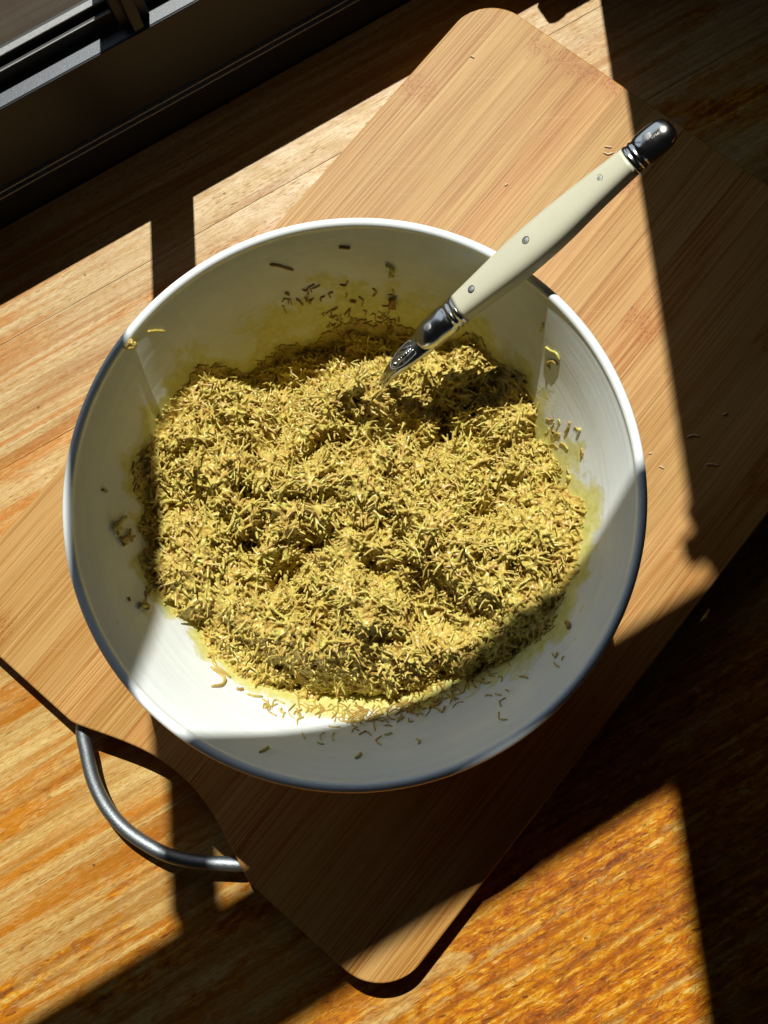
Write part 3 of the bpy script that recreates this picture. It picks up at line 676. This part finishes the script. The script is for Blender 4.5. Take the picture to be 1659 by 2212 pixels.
# pale shreds dropped on the board
crumbs = [('bamboo board just left of the spoon cap, upper', [(1306, 317), (1312, 318), (1321, 319)]),
          ('bamboo board just left of the spoon cap, lower', [(1304, 330), (1313, 334), (1325, 330)]),
          ('shaded right of the board below the dark corner', [(1484, 945), (1495, 940), (1510, 943)]),
          ('shaded right of the board, lower curved one', [(1525, 1003), (1538, 1003), (1552, 1006)]),
          ('right edge of the lit board, beside the shadow', [(1402, 981), (1408, 979)]),
          ('right of the bowl on the lit board, lower', [(1424, 1008), (1433, 1012)]),
          ('dark right part of the board near the picture edge', [(1561, 897), (1570, 893)]),
          ('upper left of the board, tiny', [(1016, 122), (1024, 126)]),
          ('board above the handle middle, tiny', [(1091, 402), (1097, 398)])]
m = NT('dry_vermicelli'); M_dry = m.set(Base_Color=(.62, .50, .36), Roughness=.5)
for lb, pts in crumbs:
    if len(pts) == 2: pts = [pts[0], ((pts[0][0]+pts[1][0])/2, (pts[0][1]+pts[1][1])/2-1), pts[1]]
    o = shred_obj('dropped_shred', [shred(pts, .00050, .0005, .3, TB)], M_dry); tag(o, 'pale dry noodle shred on the '+lb, 'noodle shred', 'dry shreds dropped on the board')

# ------------------------------------------------------------------ serving spoon
A0 = at(994, 666, .147); A1 = at(1361, 349, .2005)
ax = A1-A0; LH = np.linalg.norm(ax); ax /= LH
up = np.array([-.12, .22, 1.0]); nz = up-ax*(up@ax); nz /= np.linalg.norm(nz); sx_ = np.cross(ax, nz)
mw = Matrix(((ax[0], sx_[0], nz[0], A0[0]), (ax[1], sx_[1], nz[1], A0[1]), (ax[2], sx_[2], nz[2], A0[2]), (0, 0, 0, 1)))
spoon = empty('serving_spoon', mat=mw)
tag(spoon, 'serving spoon with riveted cream handle and steel cap, stuck in the noodle heap', 'spoon')
def sec(x, hw, ht, e=2.6, k=28, cy=0.0, cz=0.0, tilt=0.0):
    a = np.linspace(0, 2*np.pi, k, endpoint=False); c, s = np.cos(a), np.sin(a)
    y = hw*np.sign(c)*np.abs(c)**(2/e); z = ht*np.sign(s)*np.abs(s)**(2/e)
    return np.stack([np.full(k, x)+tilt*z, y+cy, z+cz], 1)
def lofted(name, st, mat, e=2.6, n=60, parent=None, k=32):
    st = smoothcurve(np.array(st, float), n)
    V, F = loft([sec(x, hw, ht, e, k, cy, cz) for x, hw, ht, cy, cz in st])
    return link(name, mesh_np(name, V, F), mat, parent or spoon)
h_ = LH
hs_ = [(0, .0074, .0058, 0, 0), (.15*h_, .0081, .0063, .0002, 0), (.38*h_, .0096, .0069, .0006, .0002), (.55*h_, .0095, .0068, .0006, .0003), (.8*h_, .0078, .0060, 0, .0002), (h_, .0066, .0055, 0, 0)]
hs_ = [(a_, b_*(1.0 if k_ in (0, 5) else 1.06), c_, d_, e_) for k_, (a_, b_, c_, d_, e_) in enumerate(hs_)]
lofted('handle_scale', hs_, M_cream, 2.9)
cap = [(h_+.0001, .0070, .0058, 0, 0), (h_+.0012, .0072, .0060, 0, 0), (h_+.0024, .0067, .0055, 0, 0), (h_+.0038, .0072, .0060, 0, 0), (h_+.0050, .0068, .0056, 0, 0), (h_+.0064, .0073, .0061, 0, 0), (h_+.010, .0077, .0063, 0, 0), (h_+.0145, .0076, .0062, 0, -.0002), (h_+.0185, .0070, .0056, 0, -.0004), (h_+.0212, .0050, .0042, 0, -.0006), (h_+.0224, .0022, .0020, 0, -.0007), (h_+.0226, .0004, .0004, 0, -.0007)]
lofted('end_cap', cap, M_polish, 2.2, 90)
fer = [(-.0001, .0078, .0061, 0, 0), (-.0014, .0081, .0063, 0, 0), (-.0028, .0075, .0057, 0, 0), (-.0044, .0080, .0062, 0, 0), (-.0062, .0075, .0057, 0, 0), (-.0078, .0079, .0061, 0, 0), (-.016, .0080, .0060, 0, 0), (-.0215, .0077, .0057, 0, 0), (-.0250, .0068, .0050, 0, -.0002), (-.0275, .0052, .0043, 0, -.0004), (-.0284, .0032, .0036, 0, -.0006)]
lofted('ferrule', fer, M_polish, 2.6, 110)
neck = [(-.014, .0073, .0036, 0, -.0010), (-.024, .0074, .0034, 0, -.0012), (-.031, .0069, .0031, 0, -.0014), (-.039, .0060, .0028, 0, -.0014), (-.046, .0049, .0024, 0, -.0018), (-.053, .0039, .0019, 0, -.0030), (-.062, .0034, .0016, 0, -.0070)]
lofted('neck', neck, M_polish, 2.8, 50)
def rivet(x, y, zt, r, mat, name='rivet'):
    bm = bmesh.new(); bmesh.ops.create_uvsphere(bm, u_segments=20, v_segments=10, radius=1.0)
    for v in bm.verts: v.co = Vector((x+v.co.x*r, y+v.co.y*r, zt+v.co.z*r*.28))
    bm_obj(name, bm, mat, spoon, True)
def rring(x, y, zt, r):
    a = np.linspace(0, 2*np.pi, 33); P = np.stack([x+r*np.cos(a), y+r*np.sin(a), np.full(33, zt)], 1); V, F = tube(P, .00022, 6); return V, F
for fx, zt in ((.115, .00618), (.455, .0071), (.862, .00575)):
    V, F = rring(fx*h_, 0, zt-.00002, .00178); rg = link('rivet_ring', mesh_np('rivet_ring', V, F), M_groove, spoon)
    rivet(fx*h_, 0, zt-.00014, .00165, M_rivet)
rivet(-.0175, 0, .00585, .0019, M_rivet); rivet(h_+.0118, 0, .00600, .0022, M_rivet)
# insect relief on the neck
bm = bmesh.new()
def ell(x, y, z, rx, ry, rz, rot=0):
    r = bmesh.ops.create_uvsphere(bm, u_segments=16, v_segments=8, radius=1.0)
    for v in r['verts']:
        a, b = v.co.x*rx, v.co.y*ry; v.co = Vector((x+a*math.cos(rot)-b*math.sin(rot), y+a*math.sin(rot)+b*math.cos(rot), z+v.co.z*rz))
ell(-.0385, 0, .0015, .0052, .0017, .0008); ell(-.0460, 0, .0008, .0016, .0018, .0009)
ell(-.0365, .0025, .0016, .0046, .0013, .0006, -.28); ell(-.0365, -.0025, .0016, .0046, .0013, .0006, .28)
for q in range(5): ell(-.0347-.0018*q, 0, .0022-.0001*q, .0003, .0015, .0004)
emb = bm_obj('emblem', bm, M_polish, spoon, True)
LV, LF, o_ = [], [], 0
for pts in ([(-.0235, .0042), (-.030, .0047), (-.036, .0036), (-.0395, .0018), (-.0402, 0), (-.0395, -.0018), (-.036, -.0036), (-.030, -.0047), (-.0235, -.0042), (-.0225, 0), (-.0235, .0042)],
            [(-.024, .0012), (-.030, .0016), (-.0355, .0018)], [(-.024, -.0012), (-.030, -.0016), (-.0355, -.0018)]):
    P = smoothcurve(np.array([(x-.0085, y, .0014-abs(x+.026)*.05) for x, y in pts]), 40); V, F = tube(P, .00030, 6); LV.append(V); LF.append(F+o_); o_ += len(V)
link('emblem_outline', mesh_np('emblem_outline', np.vstack(LV), np.vstack(LF)), M_rivet, spoon)
# spoon bowl under the heap, its rim showing at the left of the neck
c_ = at(775, 800, .108); c2 = at(735, 835, .098)
pe = np.array([mw[0][3], mw[1][3], mw[2][3]])+ax*-.060-nz*.007
dirb = np.array([c2[0]-pe[0], c2[1]-pe[1], 0]); dirb /= np.linalg.norm(dirb); nb = np.array([0.05, .20, 1.0]); nb -= dirb*(nb@dirb); nb /= np.linalg.norm(nb); sb = np.cross(nb, dirb)
nu, nvv = 40, 12; Vs = []
for sgn, off in ((1, 0.0), (-1, .0011)):
    for i in range(nvv+1):
        rr_ = i/nvv
        for k in range(nu):
            a = 2*np.pi*k/nu; x = rr_*math.cos(a)*.027; y = rr_*math.sin(a)*.0200*(1-.12*math.cos(a)); z = -.0125*(1-rr_**2)-.0340+(-off if sgn < 0 else 0)
            Vs.append(pe+dirb*(.022+x)+sb*y+nb*(z+.001))
Vs = np.array(Vs); F = []
for s in (0, 1):
    b = s*(nvv+1)*nu
    for i in range(nvv):
        for k in range(nu):
            q4 = (b+i*nu+k, b+i*nu+(k+1) % nu, b+(i+1)*nu+(k+1) % nu, b+(i+1)*nu+k); F.append(q4 if s == 0 else q4[::-1])
b0, b1 = nvv*nu, (nvv+1)*nu+nvv*nu
for k in range(nu): F.append((b0+k, b0+(k+1) % nu, b1+(k+1) % nu, b1+k))
inv = np.linalg.inv(np.array(mw)); Vl = Vs@inv[:3, :3].T+inv[:3, 3]
m = NT('cream_smeared_steel'); n = m.noise(m.coord((160, 160, 160)), 1, 4, .65); k_ = m.ramp(n, [(.38, .25), (.55, 1.0)])
M_smeared = m.set(Base_Color=m.mix(k_, (.22, .23, .20), (.30, .29, .12)), Metallic=m.math('SUBTRACT', 1.0, k_), Roughness=.42)
link('spoon_bowl', mesh_np('spoon_bowl', Vl, F), M_smeared, spoon)
